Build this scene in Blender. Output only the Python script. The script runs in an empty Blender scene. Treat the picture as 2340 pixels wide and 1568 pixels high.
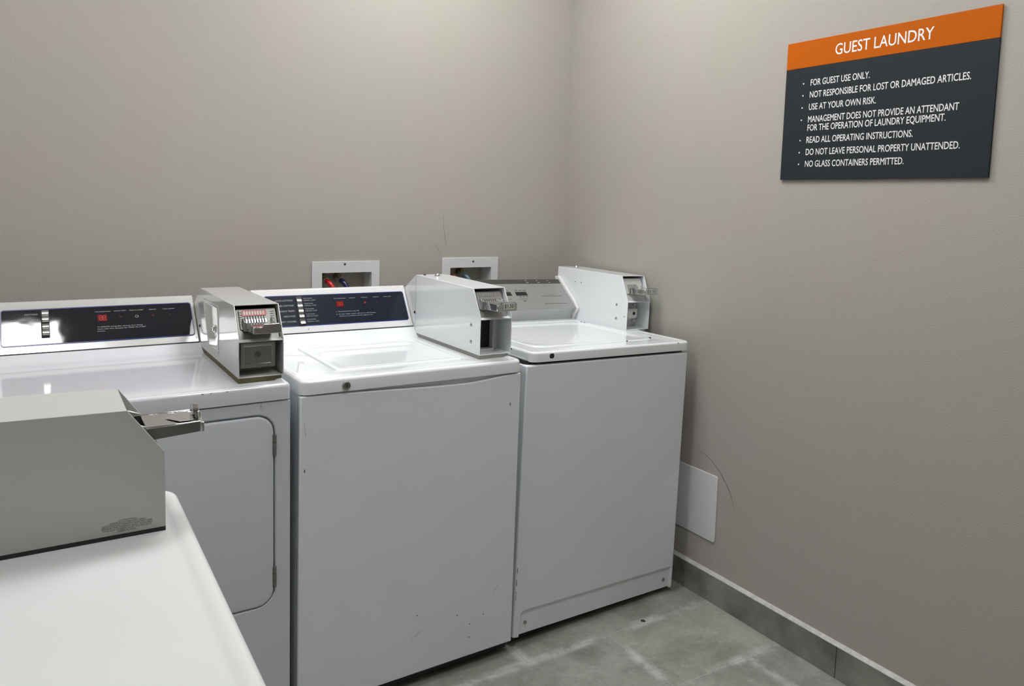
import bpy, bmesh, math, random
from mathutils import Vector, Matrix
random.seed(7)
S = bpy.context.scene
C = S.collection
PI = math.pi

# ------------------------------------------------------------ camera
def make_camera():
    yaw, pitch, roll = 0.5602, 0.0936, 0.0289
    f = Vector((math.sin(yaw)*math.cos(pitch), math.cos(yaw)*math.cos(pitch), -math.sin(pitch)))
    r = Vector((math.cos(yaw), -math.sin(yaw), 0)); u = r.cross(f)
    c, s = math.cos(roll), math.sin(roll)
    r2 = c*r + s*u; u2 = -s*r + c*u
    cam = bpy.data.cameras.new('camera'); o = bpy.data.objects.new('camera', cam); C.objects.link(o)
    m = Matrix(((r2.x, u2.x, -f.x, -1.9681), (r2.y, u2.y, -f.y, -2.7001), (r2.z, u2.z, -f.z, 1.3597), (0, 0, 0, 1)))
    o.matrix_world = m
    cam.sensor_width = 36; cam.sensor_fit = 'HORIZONTAL'
    cam.lens = 1749.84/2340*36
    cam.shift_y = -(784-626.62)/2340
    cam.clip_start = 0.02
    S.camera = o
make_camera()

# ------------------------------------------------------------ world, exposure
w = bpy.data.worlds.new('world'); S.world = w; w.use_nodes = True
w.node_tree.nodes['Background'].inputs[0].default_value = (0.5, 0.5, 0.5, 1)
w.node_tree.nodes['Background'].inputs[1].default_value = 0.05
S.view_settings.view_transform = 'Standard'; S.view_settings.look = 'None'
S.view_settings.gamma = 1; S.view_settings.use_curve_mapping = False
S.view_settings.exposure = 0.0
CEIL = 2.75
LAMPS = [  # x0, x1, y0, y1, strength, label
    (-2.40, -1.84, -1.28, -0.86, 19.0, 'square ceiling light panel above the dryer'),
    (-1.05, -0.45, -0.95, -0.45, 22.5, 'oblong ceiling light panel over the two washers'),
    (-1.32, -0.72, -2.40, -1.80, 16.5, 'added square fill light panel over the open floor'),  # added fill panel to brighten the machine fronts
]

# ------------------------------------------------------------ mesh helpers
def bm_new(): return bmesh.new()

class Map:
    """plane frame: origin o, axes u, v, n"""
    def __init__(s, o, u, v, n): s.o, s.u, s.v, s.n = Vector(o), Vector(u), Vector(v), Vector(n)
    def __call__(s, a, b, h=0): return s.o + a*s.u + b*s.v + h*s.n
XZ = Map((0, 0, 0), (1, 0, 0), (0, 0, 1), (0, -1, 0))      # seen from the front
def face_map(y0, z0, y1, z1):
    t = Vector((0, y1-y0, z1-z0)).normalized()
    return Map((0, y0, z0), (1, 0, 0), t, (0, -t.z, t.y))

def prism(bm, pts, fn0, fn1, mi=0):
    """closed polygon; fn0/fn1 map each 2-D point to its two 3-D ends"""
    a = [bm.verts.new(fn0(p)) for p in pts]; b = [bm.verts.new(fn1(p)) for p in pts]
    n = len(pts); fs = []
    fs.append(bm.faces.new(a[::-1])); fs.append(bm.faces.new(b))
    for i in range(n):
        fs.append(bm.faces.new((a[i], a[(i+1) % n], b[(i+1) % n], b[i])))
    for f in fs: f.material_index = mi
    return fs
def slab(bm, pts, m, h0, h1, mi=0):
    return prism(bm, pts, lambda p: m(p[0], p[1], h0), lambda p: m(p[0], p[1], h1), mi)
def xprism(bm, yz, x0, x1, mi=0):
    return prism(bm, yz, lambda p: Vector((x0, p[0], p[1])), lambda p: Vector((x1, p[0], p[1])), mi)
def box(bm, x0, x1, y0, y1, z0, z1, mi=0):
    return prism(bm, [(x0, y0), (x1, y0), (x1, y1), (x0, y1)], lambda p: Vector((p[0], p[1], z0)), lambda p: Vector((p[0], p[1], z1)), mi)
def rrect(x0, x1, y0, y1, r, seg=6):
    r = max(1e-5, min(r, (x1-x0)/2-1e-6, (y1-y0)/2-1e-6)); out = []
    for cx, cy, a0 in ((x1-r, y0+r, -90), (x1-r, y1-r, 0), (x0+r, y1-r, 90), (x0+r, y0+r, 180)):
        for i in range(seg+1):
            a = math.radians(a0+90*i/seg); out.append((cx+r*math.cos(a), cy+r*math.sin(a)))
    return out
def circle(cx, cy, r, n=20): return [(cx+r*math.cos(2*PI*i/n), cy+r*math.sin(2*PI*i/n)) for i in range(n)]
def rpoly(pts, r, seg=4):
    """round the corners of a polygon"""
    out = []; n = len(pts)
    for i in range(n):
        p0, p, p1 = Vector(pts[i-1]), Vector(pts[i]), Vector(pts[(i+1) % n])
        rr = r[i] if isinstance(r, (list, tuple)) else r
        if rr <= 0: out.append(tuple(p)); continue
        d0 = (p0-p).normalized(); d1 = (p1-p).normalized()
        ang = d0.angle(d1); t = rr/math.tan(ang/2)
        a = p+d0*t; b = p+d1*t
        for k in range(seg+1):
            s = k/seg; out.append(tuple((1-s)**2*a+2*s*(1-s)*p+s*s*b))
    return out
def loft(bm, rings, cap0=True, cap1=True, mi=0):
    vs = [[bm.verts.new(p) for p in r] for r in rings]; n = len(vs[0])
    for a, b in zip(vs, vs[1:]):
        for i in range(n):
            f = bm.faces.new((a[i], a[(i+1) % n], b[(i+1) % n], b[i])); f.material_index = mi
    if cap0: bm.faces.new(vs[0][::-1]).material_index = mi
    if cap1: bm.faces.new(vs[-1]).material_index = mi
def tube(bm, path, r, n=12, mi=0):
    rings = []; path = [Vector(p) for p in path]; up = Vector((0.13, 0.27, 0.95))
    for i, p in enumerate(path):
        d = (path[min(i+1, len(path)-1)]-path[max(i-1, 0)]).normalized()
        a = d.cross(up).normalized(); b = d.cross(a)
        rr = r[i] if isinstance(r, (list, tuple)) else r
        rings.append([p+rr*(math.cos(2*PI*k/n)*a+math.sin(2*PI*k/n)*b) for k in range(n)])
    loft(bm, rings, mi=mi)
def cyl(bm, m, a, b, r, h0, h1, n=20, mi=0): slab(bm, circle(a, b, r, n), m, h0, h1, mi)
def bezier(p0, p1, p2, p3, n=16):
    P = [Vector(p) for p in (p0, p1, p2, p3)]
    return [(1-t)**3*P[0]+3*t*(1-t)**2*P[1]+3*t*t*(1-t)*P[2]+t**3*P[3] for t in (i/n for i in range(n+1))]

def obj(name, bm, mats, parent=None, bevel=0, seg=2, smooth=True, angle=35):
    bmesh.ops.recalc_face_normals(bm, faces=bm.faces)
    me = bpy.data.meshes.new(name); bm.to_mesh(me); bm.free()
    o = bpy.data.objects.new(name, me); C.objects.link(o)
    for m in (mats if isinstance(mats, (list, tuple)) else [mats]): me.materials.append(m)
    if smooth:
        for p in me.polygons: p.use_smooth = True
        me.set_sharp_from_angle(angle=math.radians(angle))
    if bevel:
        b = o.modifiers.new('bevel', 'BEVEL'); b.width = bevel; b.segments = seg; b.limit_method = 'ANGLE'
        b.angle_limit = math.radians(35); b.harden_normals = False
    if parent: o.parent = parent
    return o
def tag(o, label, cat, group=None):
    o['label'] = label; o['category'] = cat
    if group: o['group'] = group
    return o
def thing(name, label, cat, loc=(0, 0, 0), rot=(0, 0, 0), group=None):
    o = bpy.data.objects.new(name, None); C.objects.link(o); o.empty_display_size = .05
    o.location = loc; o.rotation_euler = rot
    return tag(o, label, cat, group)
def struct(name, bm, m, bevel=0):
    o = obj(name, bm, m, bevel=bevel); o['kind'] = 'structure'; return o

# ------------------------------------------------------------ lettering
_glyph = {}
def text_mesh(s, bold):
    k = (s, bold)
    if k not in _glyph:
        cu = bpy.data.curves.new('t', 'FONT'); cu.body = s; cu.size = 1; cu.resolution_u = 3
        o = bpy.data.objects.new('t', cu); C.objects.link(o)
        dg = bpy.context.evaluated_depsgraph_get()
        me = o.evaluated_get(dg).to_mesh()
        vs = [v.co.copy() for v in me.vertices]; fs = [list(p.vertices) for p in me.polygons]
        if bold:                                   # fatten: push the outline outwards
            ed = {}
            for f in fs:
                for i in range(len(f)): ed[(f[i], f[(i+1) % len(f)])] = 1
            nv = {}
            for a, b in ed:
                if (b, a) in ed: continue
                d = vs[b]-vs[a]; n = Vector((d.y, -d.x, 0))
                if n.length > 1e-9:
                    n.normalize(); nv.setdefault(a, []).append(n); nv.setdefault(b, []).append(n)
            for i, ns in nv.items():
                n = sum(ns, Vector()); l = n.length
                if l > .3: vs[i] = vs[i]+n/l*bold*min(1.6, len(ns)/l)
        _glyph[k] = (vs, fs)
        o.to_mesh_clear() if hasattr(o, 'to_mesh_clear') else None
        bpy.data.objects.remove(o); bpy.data.curves.remove(cu)
    return _glyph[k]
def letter(bm, s, m, u, v, width, cap, h=.0005, bold=0.0, slant=0.0, align='l', mi=0):
    """flat lettering: baseline start (u, v), given width (None: natural) and capital height"""
    vs, fs = text_mesh(s, bold)
    hv, _ = text_mesh('H', bold)
    H = max(p.y for p in hv); k = cap/H
    x0 = min(p.x for p in vs); x1 = max(p.x for p in vs)
    kx = width/(x1-x0) if width else k*.9
    off = -(x1-x0)*kx/2 if align == 'c' else 0
    V = [bm.verts.new(m(u+off+(p.x-x0)*kx+slant*p.y*k, v+p.y*k, h)) for p in vs]
    for f in fs:
        try: bm.faces.new([V[i] for i in f]).material_index = mi
        except ValueError: pass

# ------------------------------------------------------------ materials
def mat(name, col, rough=.5, metal=0, spec=.5, noise=0, nscale=30, bump=0, bscale=200, bdist=.002, coat=0, emit=None, alpha=1):
    m = bpy.data.materials.new(name); m.use_nodes = True; nt = m.node_tree; p = nt.nodes['Principled BSDF']
    p.inputs['Base Color'].default_value = (*col, 1); p.inputs['Roughness'].default_value = rough
    p.inputs['Metallic'].default_value = metal; p.inputs['Specular IOR Level'].default_value = spec
    p.inputs['Coat Weight'].default_value = coat; p.inputs['Coat Roughness'].default_value = .05
    if emit: p.inputs['Emission Color'].default_value = (*emit[0], 1); p.inputs['Emission Strength'].default_value = emit[1]
    tc = nt.nodes.new('ShaderNodeTexCoord')
    if noise:
        n = nt.nodes.new('ShaderNodeTexNoise'); n.inputs['Scale'].default_value = nscale; n.inputs['Detail'].default_value = 6
        r = nt.nodes.new('ShaderNodeValToRGB'); r.color_ramp.elements[0].position = .35; r.color_ramp.elements[1].position = .65
        r.color_ramp.elements[0].color = (*[max(0, c*(1-noise)) for c in col], 1); r.color_ramp.elements[1].color = (*[min(1, c*(1+noise)) for c in col], 1)
        nt.links.new(tc.outputs['Object'], n.inputs['Vector']); nt.links.new(n.outputs['Fac'], r.inputs['Fac']); nt.links.new(r.outputs['Color'], p.inputs['Base Color'])
    if bump:
        n = nt.nodes.new('ShaderNodeTexNoise'); n.inputs['Scale'].default_value = bscale; n.inputs['Detail'].default_value = 3
        b = nt.nodes.new('ShaderNodeBump'); b.inputs['Strength'].default_value = bump; b.inputs['Distance'].default_value = bdist
        nt.links.new(tc.outputs['Object'], n.inputs['Vector']); nt.links.new(n.outputs['Fac'], b.inputs['Height']); nt.links.new(b.outputs['Normal'], p.inputs['Normal'])
    return m

def wall_mat():
    m = bpy.data.materials.new('textured_greige_paint'); m.use_nodes = True; nt = m.node_tree; p = nt.nodes['Principled BSDF']; L = nt.links.new
    tc = nt.nodes.new('ShaderNodeTexCoord')
    # faint uneven paint tone: warm pinkish and greenish patches
    n = nt.nodes.new('ShaderNodeTexNoise'); n.inputs['Scale'].default_value = 2.6; n.inputs['Detail'].default_value = 3; n.inputs['Roughness'].default_value = .55
    r = nt.nodes.new('ShaderNodeValToRGB'); e = r.color_ramp.elements
    e[0].position = .40; e[0].color = (.398, .384, .338, 1); e[1].position = .60; e[1].color = (.418, .376, .352, 1)
    L(tc.outputs['Object'], n.inputs['Vector']); L(n.outputs['Fac'], r.inputs['Fac']); L(r.outputs['Color'], p.inputs['Base Color'])
    p.inputs['Roughness'].default_value = .55; p.inputs['Specular IOR Level'].default_value = .35
    # orange-peel texture: fine, slightly flattened blobs
    mp = nt.nodes.new('ShaderNodeMapping'); mp.inputs['Scale'].default_value = (1, 1, 1.7); L(tc.outputs['Object'], mp.inputs['Vector'])
    a = nt.nodes.new('ShaderNodeTexNoise'); a.inputs['Scale'].default_value = 205; a.inputs['Detail'].default_value = 2; a.inputs['Roughness'].default_value = .45
    L(mp.outputs['Vector'], a.inputs['Vector'])
    b = nt.nodes.new('ShaderNodeBump'); b.inputs['Strength'].default_value = .36; b.inputs['Distance'].default_value = .0021
    L(a.outputs['Fac'], b.inputs['Height']); L(b.outputs['Normal'], p.inputs['Normal'])
    return m

def floor_mat():
    m = bpy.data.materials.new('grey_concrete_tile'); m.use_nodes = True; nt = m.node_tree; p = nt.nodes['Principled BSDF']; L = nt.links.new
    tc = nt.nodes.new('ShaderNodeTexCoord'); mp = nt.nodes.new('ShaderNodeMapping')
    W, H = .602, .3024
    mp.inputs['Location'].default_value = (.1525+20.5*W, .917+20*H, 0)
    L(tc.outputs['Object'], mp.inputs['Vector'])
    br = nt.nodes.new('ShaderNodeTexBrick'); br.offset = .5; br.offset_frequency = 2; br.squash = 1
    br.inputs['Scale'].default_value = 1; br.inputs['Mortar Size'].default_value = .0016; br.inputs['Mortar Smooth'].default_value = .3
    br.inputs['Bias'].default_value = 0; br.inputs['Brick Width'].default_value = W; br.inputs['Row Height'].default_value = H
    br.inputs['Color1'].default_value = (.0, .0, .0, 1); br.inputs['Color2'].default_value = (1, 1, 1, 1); br.inputs['Mortar'].default_value = (.5, .5, .5, 1)
    L(mp.outputs['Vector'], br.inputs['Vector'])
    def noise(sc, det, ro, dist=0):
        n = nt.nodes.new('ShaderNodeTexNoise'); n.inputs['Scale'].default_value = sc; n.inputs['Detail'].default_value = det
        n.inputs['Roughness'].default_value = ro; n.inputs['Distortion'].default_value = dist; L(tc.outputs['Object'], n.inputs['Vector']); return n
    def ramp(src, *els):
        r = nt.nodes.new('ShaderNodeValToRGB'); r.color_ramp.elements[0].position = els[0][0]; r.color_ramp.elements[0].color = (*els[0][1], 1)
        r.color_ramp.elements[1].position = els[1][0]; r.color_ramp.elements[1].color = (*els[1][1], 1)
        L(src, r.inputs['Fac']); return r
    def mix(fac, a, b, mode='MIX'):
        x = nt.nodes.new('ShaderNodeMix'); x.data_type = 'RGBA'; x.blend_type = mode
        for s, i in ((fac, 0), (a, 6), (b, 7)):
            if isinstance(s, (int, float)): x.inputs[i].default_value = s
            elif isinstance(s, tuple): x.inputs[i].default_value = (*s, 1)
            else: L(s, x.inputs[i])
        return x.outputs[2]
    base = ramp(noise(5, 8, .62, .6).outputs['Fac'], (.30, (.200, .198, .174)), (.70, (.400, .398, .365))).outputs['Color']
    fine = ramp(noise(60, 6, .7).outputs['Fac'], (.3, (.86, .86, .86)), (.7, (1.08, 1.08, 1.08))).outputs['Color']
    c = mix(1, base, fine, 'MULTIPLY')
    tone = mix(br.outputs['Color'], (.92, .92, .93), (1.06, 1.05, 1.02))
    c = mix(1, c, tone, 'MULTIPLY')
    dust = ramp(noise(11, 9, .74, .25).outputs['Fac'], (.57, (0, 0, 0)), (.72, (.38, .38, .38))).outputs['Color']
    c = mix(dust, c, (.60, .60, .58))
    e2 = nt.nodes.new('ShaderNodeTexBrick'); e2.offset = .5; e2.offset_frequency = 2; e2.squash = 1
    for k_, v_ in (('Scale', 1), ('Mortar Size', .030), ('Mortar Smooth', 1), ('Brick Width', W), ('Row Height', H)): e2.inputs[k_].default_value = v_
    L(mp.outputs['Vector'], e2.inputs['Vector'])
    n2 = ramp(noise(7, 8, .7, .3).outputs['Fac'], (.46, (0, 0, 0)), (.60, (.9, .9, .9))).outputs['Color']
    c = mix(mix(1, n2, e2.outputs['Fac'], 'MULTIPLY'), c, (.55, .55, .53))
    c = mix(br.outputs['Fac'], c, (.40, .40, .365))
    L(c, p.inputs['Base Color']); p.inputs['Roughness'].default_value = .55; p.inputs['Specular IOR Level'].default_value = .4
    b = nt.nodes.new('ShaderNodeBump'); b.inputs['Strength'].default_value = .5; b.inputs['Distance'].default_value = .0012; b.invert = True
    L(br.outputs['Fac'], b.inputs['Height']); L(b.outputs['Normal'], p.inputs['Normal'])
    return m

M = dict(
    wall=wall_mat(), floor=floor_mat(),
    ceiling=mat('white_ceiling_paint', (.72, .71, .69), .8),
    tile=mat('dark_grey_base_tile', (.215, .217, .190), .45, noise=.35, nscale=7),
    caulk=mat('white_caulk', (.52, .51, .48), .5, noise=.12, nscale=60),
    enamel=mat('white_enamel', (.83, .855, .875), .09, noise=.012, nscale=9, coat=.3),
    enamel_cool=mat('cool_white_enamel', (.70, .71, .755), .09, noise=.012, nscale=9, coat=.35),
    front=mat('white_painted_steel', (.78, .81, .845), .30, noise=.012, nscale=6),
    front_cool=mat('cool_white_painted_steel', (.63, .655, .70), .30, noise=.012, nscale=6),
    enamel_worn=mat('worn_white_enamel', (.68, .695, .69), .36, noise=.012, nscale=9),
    boxwhite=mat('white_powder_coat', (.82, .845, .87), .12, coat=.3),
    boxgrey=mat('pale_grey_powder_coat', (.60, .605, .585), .12, coat=.2),
    boxbeige=mat('grey_beige_powder_coat', (.50, .505, .485), .36, bump=.12, bscale=900, bdist=.0005),
    dark=mat('dark_void', (.012, .012, .013), .6),  # black painted in for the shade inside slots, holes and gaps
    rubber=mat('black_rubber', (.02, .02, .02), .7),
    olive=mat('olive_brown_gasket', (.10, .085, .035), .6),
    greygasket=mat('grey_gasket', (.27, .265, .245), .6),
    chrome=mat('chrome', (.72, .72, .73), .10, metal=1, bump=.10, bscale=70, bdist=.003),
    keychrome=mat('chrome_key', (.85, .85, .86), .16, metal=1),
    steel=mat('brushed_steel', (.40, .40, .39), .36, metal=1),
    darksteel=mat('dark_metal', (.19, .19, .18), .42, metal=.85),
    castmetal=mat('cast_zinc', (.42, .42, .41), .38, metal=.8),
    silverwhite=mat('silver_console_trim', (.82, .82, .82), .20, metal=.55, bump=.05, bscale=25, bdist=.004),
    trimwhite=mat('white_console_trim', (.72, .71, .715), .25, coat=.2),
    navy=mat('navy_panel', (.0035, .0045, .010), .05, spec=.95, bump=.09, bscale=6, bdist=.012),
    navymatte=mat('navy_panel_matte', (.0075, .010, .022), .20, spec=.5, bump=.05, bscale=9, bdist=.006),
    blue=mat('blue_border', (.010, .022, .15), .25),
    ink=mat('white_print', (.62, .62, .62), .5),
    inkgrey=mat('grey_print', (.24, .25, .265), .5),
    inkdark=mat('dark_print', (.055, .055, .055), .5),
    stickerink=mat('sticker_print', (.20, .19, .16), .6),
    sticker=mat('clear_sticker', (.50, .505, .455), .32),
    redglass=mat('red_display', (.11, .004, .004), .15, emit=((1, .02, .02), .03)),
    reddigit=mat('red_digit', (.35, .02, .02), .3, emit=((1, .05, .04), .06)),
    dimled=mat('dim_red_indicator', (.11, .018, .012), .2),
    redled=mat('red_indicator', (.40, .03, .015), .2),
    brownled=mat('brown_indicator', (.035, .012, .010), .2),
    redlabel=mat('red_orange_label', (.46, .05, .025), .35),
    oval=mat('pale_coin_print', (.55, .53, .50), .4),
    greyfascia=mat('grey_console_fascia', (.33, .33, .322), .34, metal=.35),
    darkband=mat('dark_grey_band', (.055, .054, .052), .35),
    lowgrey=mat('grey_plastic', (.52, .525, .525), .35),
    orange=mat('orange_sign', (.52, .108, .0012), .55, spec=.12),
    charcoal=mat('charcoal_sign', (.021, .0255, .031), .55, spec=.22),
    signink=mat('white_sign_lettering', (.85, .85, .84), .5),
    plate=mat('white_plastic_plate', (.66, .665, .67), .4),
    outlet=mat('white_outlet_frame', (.66, .66, .67), .4),
    cream=mat('cream_plastic', (.42, .41, .33), .5),
    brass=mat('tarnished_brass', (.20, .15, .09), .45, metal=.7),
    galv=mat('galvanised_nut', (.42, .41, .37), .45, metal=.7),
    redhose=mat('red_hose', (.50, .010, .010), .3),
    bluehose=mat('dark_blue_hose', (.012, .014, .08), .3),
    redbrown=mat('dull_red_hose', (.22, .07, .04), .4),
    lightblue=mat('grey_blue_hose', (.10, .17, .24), .4),
    hinge=mat('grey_hinge', (.20, .20, .19), .45, metal=.5),
    scratch=mat('grey_scratch', (.30, .30, .29), .6),
    scuff=mat('dark_scuff', (.14, .125, .11), .7),
    chip=mat('black_chip', (.008, .008, .008), .6),
    rust=mat('rust_stain', (.50, .43, .33), .7),
    lamp=mat('lamp_diffuser', (.9, .9, .9), .5),
    lampframe=mat('white_lamp_frame', (.75, .75, .74), .5),
    tagwhite=mat('price_card', (.62, .62, .62), .4),
    tagteal=mat('teal_price_card', (.06, .16, .16), .4),
    crumb=mat('brown_crumb', (.05, .03, .018), .7),
)

# ------------------------------------------------------------ room shell
XL, YN = -2.62, -4.8
bm = bm_new(); box(bm, XL-.1, .1, YN-.1, .2, -.08, 0); struct('floor', bm, M['floor'])
bm = bm_new(); box(bm, XL-.1, .1, YN-.1, .2, CEIL, CEIL+.08); struct('ceiling', bm, M['ceiling'])
bm = bm_new(); box(bm, 0, .1, YN-.1, .2, 0, CEIL); wall_right = struct('wall_right', bm, M['wall'])
bm = bm_new(); box(bm, XL-.1, XL, YN-.1, .2, 0, CEIL); struct('wall_left', bm, M['wall'])
bm = bm_new(); box(bm, XL, 0, YN-.1, YN, 0, CEIL); struct('wall_front', bm, M['wall'])
HOLES = [(-1.0882, -.8966, .93, 1.0862), (-.5682, -.3788, .935, 1.0945)]
bm = bm_new()
xs = [XL] + [v for h in HOLES for v in h[:2]] + [0]
for i in range(len(xs)-1):
    hole = [h for h in HOLES if abs(h[0]-xs[i]) < 1e-6]
    if hole:
        h = hole[0]; box(bm, xs[i], xs[i+1], 0, .12, 0, h[2]); box(bm, xs[i], xs[i+1], 0, .12, h[3], CEIL)
    else: box(bm, xs[i], xs[i+1], 0, .12, 0, CEIL)
wall_back = struct('wall_back', bm, M['wall'])

def ribbon(bm, pts, wd, m, h=.0004):
    pts = [Vector(p) for p in pts]; L, R = [], []
    for i, p in enumerate(pts):
        d = (pts[min(i+1, len(pts)-1)]-pts[max(i-1, 0)]).normalized(); n = Vector((-d.y, d.x))
        k = wd*(.25+.75*math.sin(PI*(i+.3)/(len(pts)-.4)))*random.uniform(.6, 1.2)/2
        L.append(bm.verts.new(m(*(p+n*k), h))); R.append(bm.verts.new(m(*(p-n*k), h)))
    for i in range(len(pts)-1): bm.faces.new((L[i], L[i+1], R[i+1], R[i]))
RW = Map((0, 0, 0), (0, -1, 0), (0, 0, 1), (-1, 0, 0))     # right wall: u = -y
BW = Map((0, 0, 0), (1, 0, 0), (0, 0, 1), (0, -1, 0))
def smoothpath(pts, n=24):
    P = [Vector(p) for p in pts]; P = [P[0]*2-P[1]] + P + [P[-1]*2-P[-2]]; out = []
    for i in range(1, len(P)-2):
        a, b, c, d = P[i-1:i+3]
        for k in range(n//(len(P)-3)+1):
            t = k/(n//(len(P)-3)+1)
            out.append(.5*((2*b)+(-a+c)*t+(2*a-5*b+4*c-d)*t*t+(-a+3*b-3*c+d)*t**3))
    out.append(P[-2]); return out
bm = bm_new()
ribbon(bm, smoothpath([(.8238, .5125), (.8827, .4967), (.93, .4665), (.9673, .4282), (.9916, .3924), (1.0058, .3535)]), .0032, RW)
obj('scuff_mark', bm, M['scuff'], wall_right)
bm = bm_new()
ribbon(bm, smoothpath([(-.600, 1.300), (-.598, 1.255), (-.590, 1.210), (-.584, 1.175)]), .0016, BW)
obj('scuff_mark', bm, M['scuff'], wall_back); bm = bm_new(); ribbon(bm, smoothpath([(-.640, 1.20), (-.620, 1.165), (-.614, 1.150)]), .0012, BW)
obj('scuff_mark', bm, M['scuff'], wall_back)

# tile baseboards with a caulk bead
bm = bm_new()
for a, b in ((-.0, -.8025), (-.8045, -1.4195), (-1.4215, -2.0365), (-2.0385, -2.6535), (-2.6555, -3.27), (-3.272, -3.887), (-3.889, -4.5), (-4.502, -4.8)):
    box(bm, -.012, 0, b, a, 0, .0975)
bb = struct('baseboard_right', bm, M['tile'], bevel=.001)
bm = bm_new(); prism(bm, [(-.0125, .0965), (-.0125, .0985), (-.006, .1045), (-.0002, .107), (-.0002, .0965)], lambda p: Vector((p[0], -4.8, p[1])), lambda p: Vector((p[0], 0, p[1])))
obj('caulk_bead', bm, M['caulk'], bb)
bm = bm_new(); box(bm, XL, -.0125, -.012, 0, 0, .0975); bb2 = struct('baseboard_back', bm, M['tile'], bevel=.001)
bm = bm_new(); prism(bm, [(-.0125, .0965), (-.0125, .0985), (-.006, .1045), (-.0002, .107), (-.0002, .0965)], lambda p: Vector((XL, p[0], p[1])), lambda p: Vector((-.0125, p[0], p[1])))
obj('caulk_bead', bm, M['caulk'], bb2)

# ceiling light panels
def ceiling_light(x0, x1, y0, y1, st, label):
    t = thing('ceiling_light', label, 'ceiling light', ((x0+x1)/2, (y0+y1)/2, CEIL), group='ceiling light panels')
    w_, d_ = (x1-x0)/2, (y1-y0)/2
    bm = bm_new(); loft(bm, [[Vector((*p, z)) for p in rrect(-w_-e, w_+e, -d_-e, d_+e, .004, 1)] for e, z in ((.025, 0), (.025, -.012), (0, -.018), (-.002, -.006))], cap0=True, cap1=False)
    obj('frame', bm, M['lampframe'], t)
    bm = bm_new(); box(bm, -w_, w_, -d_, d_, -.011, -.007)
    m = mat('lamp_glow', (.9, .9, .9), .5, emit=((.985, 1.0, .995), st))
    obj('diffuser', bm, m, t)
for l in LAMPS: ceiling_light(*l)

# ------------------------------------------------------------ wall sign
t = thing('wall_sign', 'orange and charcoal laundry rules sign with white lettering on the wall', 'sign', (0, -1.4213, 1.4523))
sm = Map((0, 1.4213, -1.4523), (0, -1, 0), (0, 0, 1), (-1, 0, 0))
bm = bm_new(); slab(bm, [(1.1162, 1.4523), (1.7264, 1.4523), (1.7264, 1.7830), (1.1162, 1.7830)], sm, .0025, .0085)
obj('lower_panel', bm, M['charcoal'], t, bevel=.0006, seg=1)
bm = bm_new(); slab(bm, [(1.1162, 1.7830), (1.7264, 1.7830), (1.7264, 1.8608), (1.1162, 1.8608)], sm, .0025, .0085)
obj('header_band', bm, M['orange'], t, bevel=.0006, seg=1)
for a, b in ((1.18, 1.50), (1.66, 1.50), (1.18, 1.81), (1.66, 1.81)):
    bm = bm_new(); slab(bm, [(a-.02, b-.02), (a+.02, b-.02), (a+.02, b+.02), (a-.02, b+.02)], sm, 0, .003); obj('mounting_pad', bm, M['rubber'], t)
bm = bm_new(); letter(bm, 'GUEST LAUNDRY', sm, 1.2815, 1.8063, .284, .0305, .0088, bold=.006); obj('title_lettering', bm, M['signink'], t)
RULES = [('FOR GUEST USE ONLY.', 1.2053, 1.7279, 1.3948), ('NOT RESPONSIBLE FOR LOST OR DAMAGED ARTICLES.', 1.2051, 1.6928, 1.6669),
         ('USE AT YOUR OWN RISK.', 1.2045, 1.6572, 1.4187), ('MANAGEMENT DOES NOT PROVIDE AN ATTENDANT', 1.2043, 1.6209, 1.6431),
         ('FOR THE OPERATION OF LAUNDRY EQUIPMENT.', 1.2041, 1.5961, 1.6124), ('READ ALL OPERATING INSTRUCTIONS.', 1.2034, 1.5607, 1.5295),
         ('DO NOT LEAVE PERSONAL PROPERTY UNATTENDED.', 1.2036, 1.5250, 1.6532), ('NO GLASS CONTAINERS PERMITTED.', 1.2033, 1.4901, 1.5105)]
for i, (s_, a, b, e) in enumerate(RULES):
    bm = bm_new(); letter(bm, s_, sm, a, b, e-a, .0182, .0088, bold=.009)
    obj('rule_lettering', bm, M['signink'], t, smooth=False)
    if i != 4:
        bm = bm_new(); slab(bm, circle(1.1808, b+.0080, .0023, 12), sm, .0084, .0088); obj('bullet_dot', bm, M['signink'], t)

# ------------------------------------------------------------ small wall things
t = thing('access_plate', 'blank white access plate low on the wall beside the corner washer', 'wall plate', (0, -.80, .21))
pm = Map((0, .80, -.21), (0, -1, 0), (0, 0, 1), (-1, 0, 0))
bm = bm_new(); slab(bm, rrect(.675, .930, .2085, .4442, .009), pm, 0, .004); obj('plate', bm, M['plate'], t, bevel=.0018, seg=3)

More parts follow.
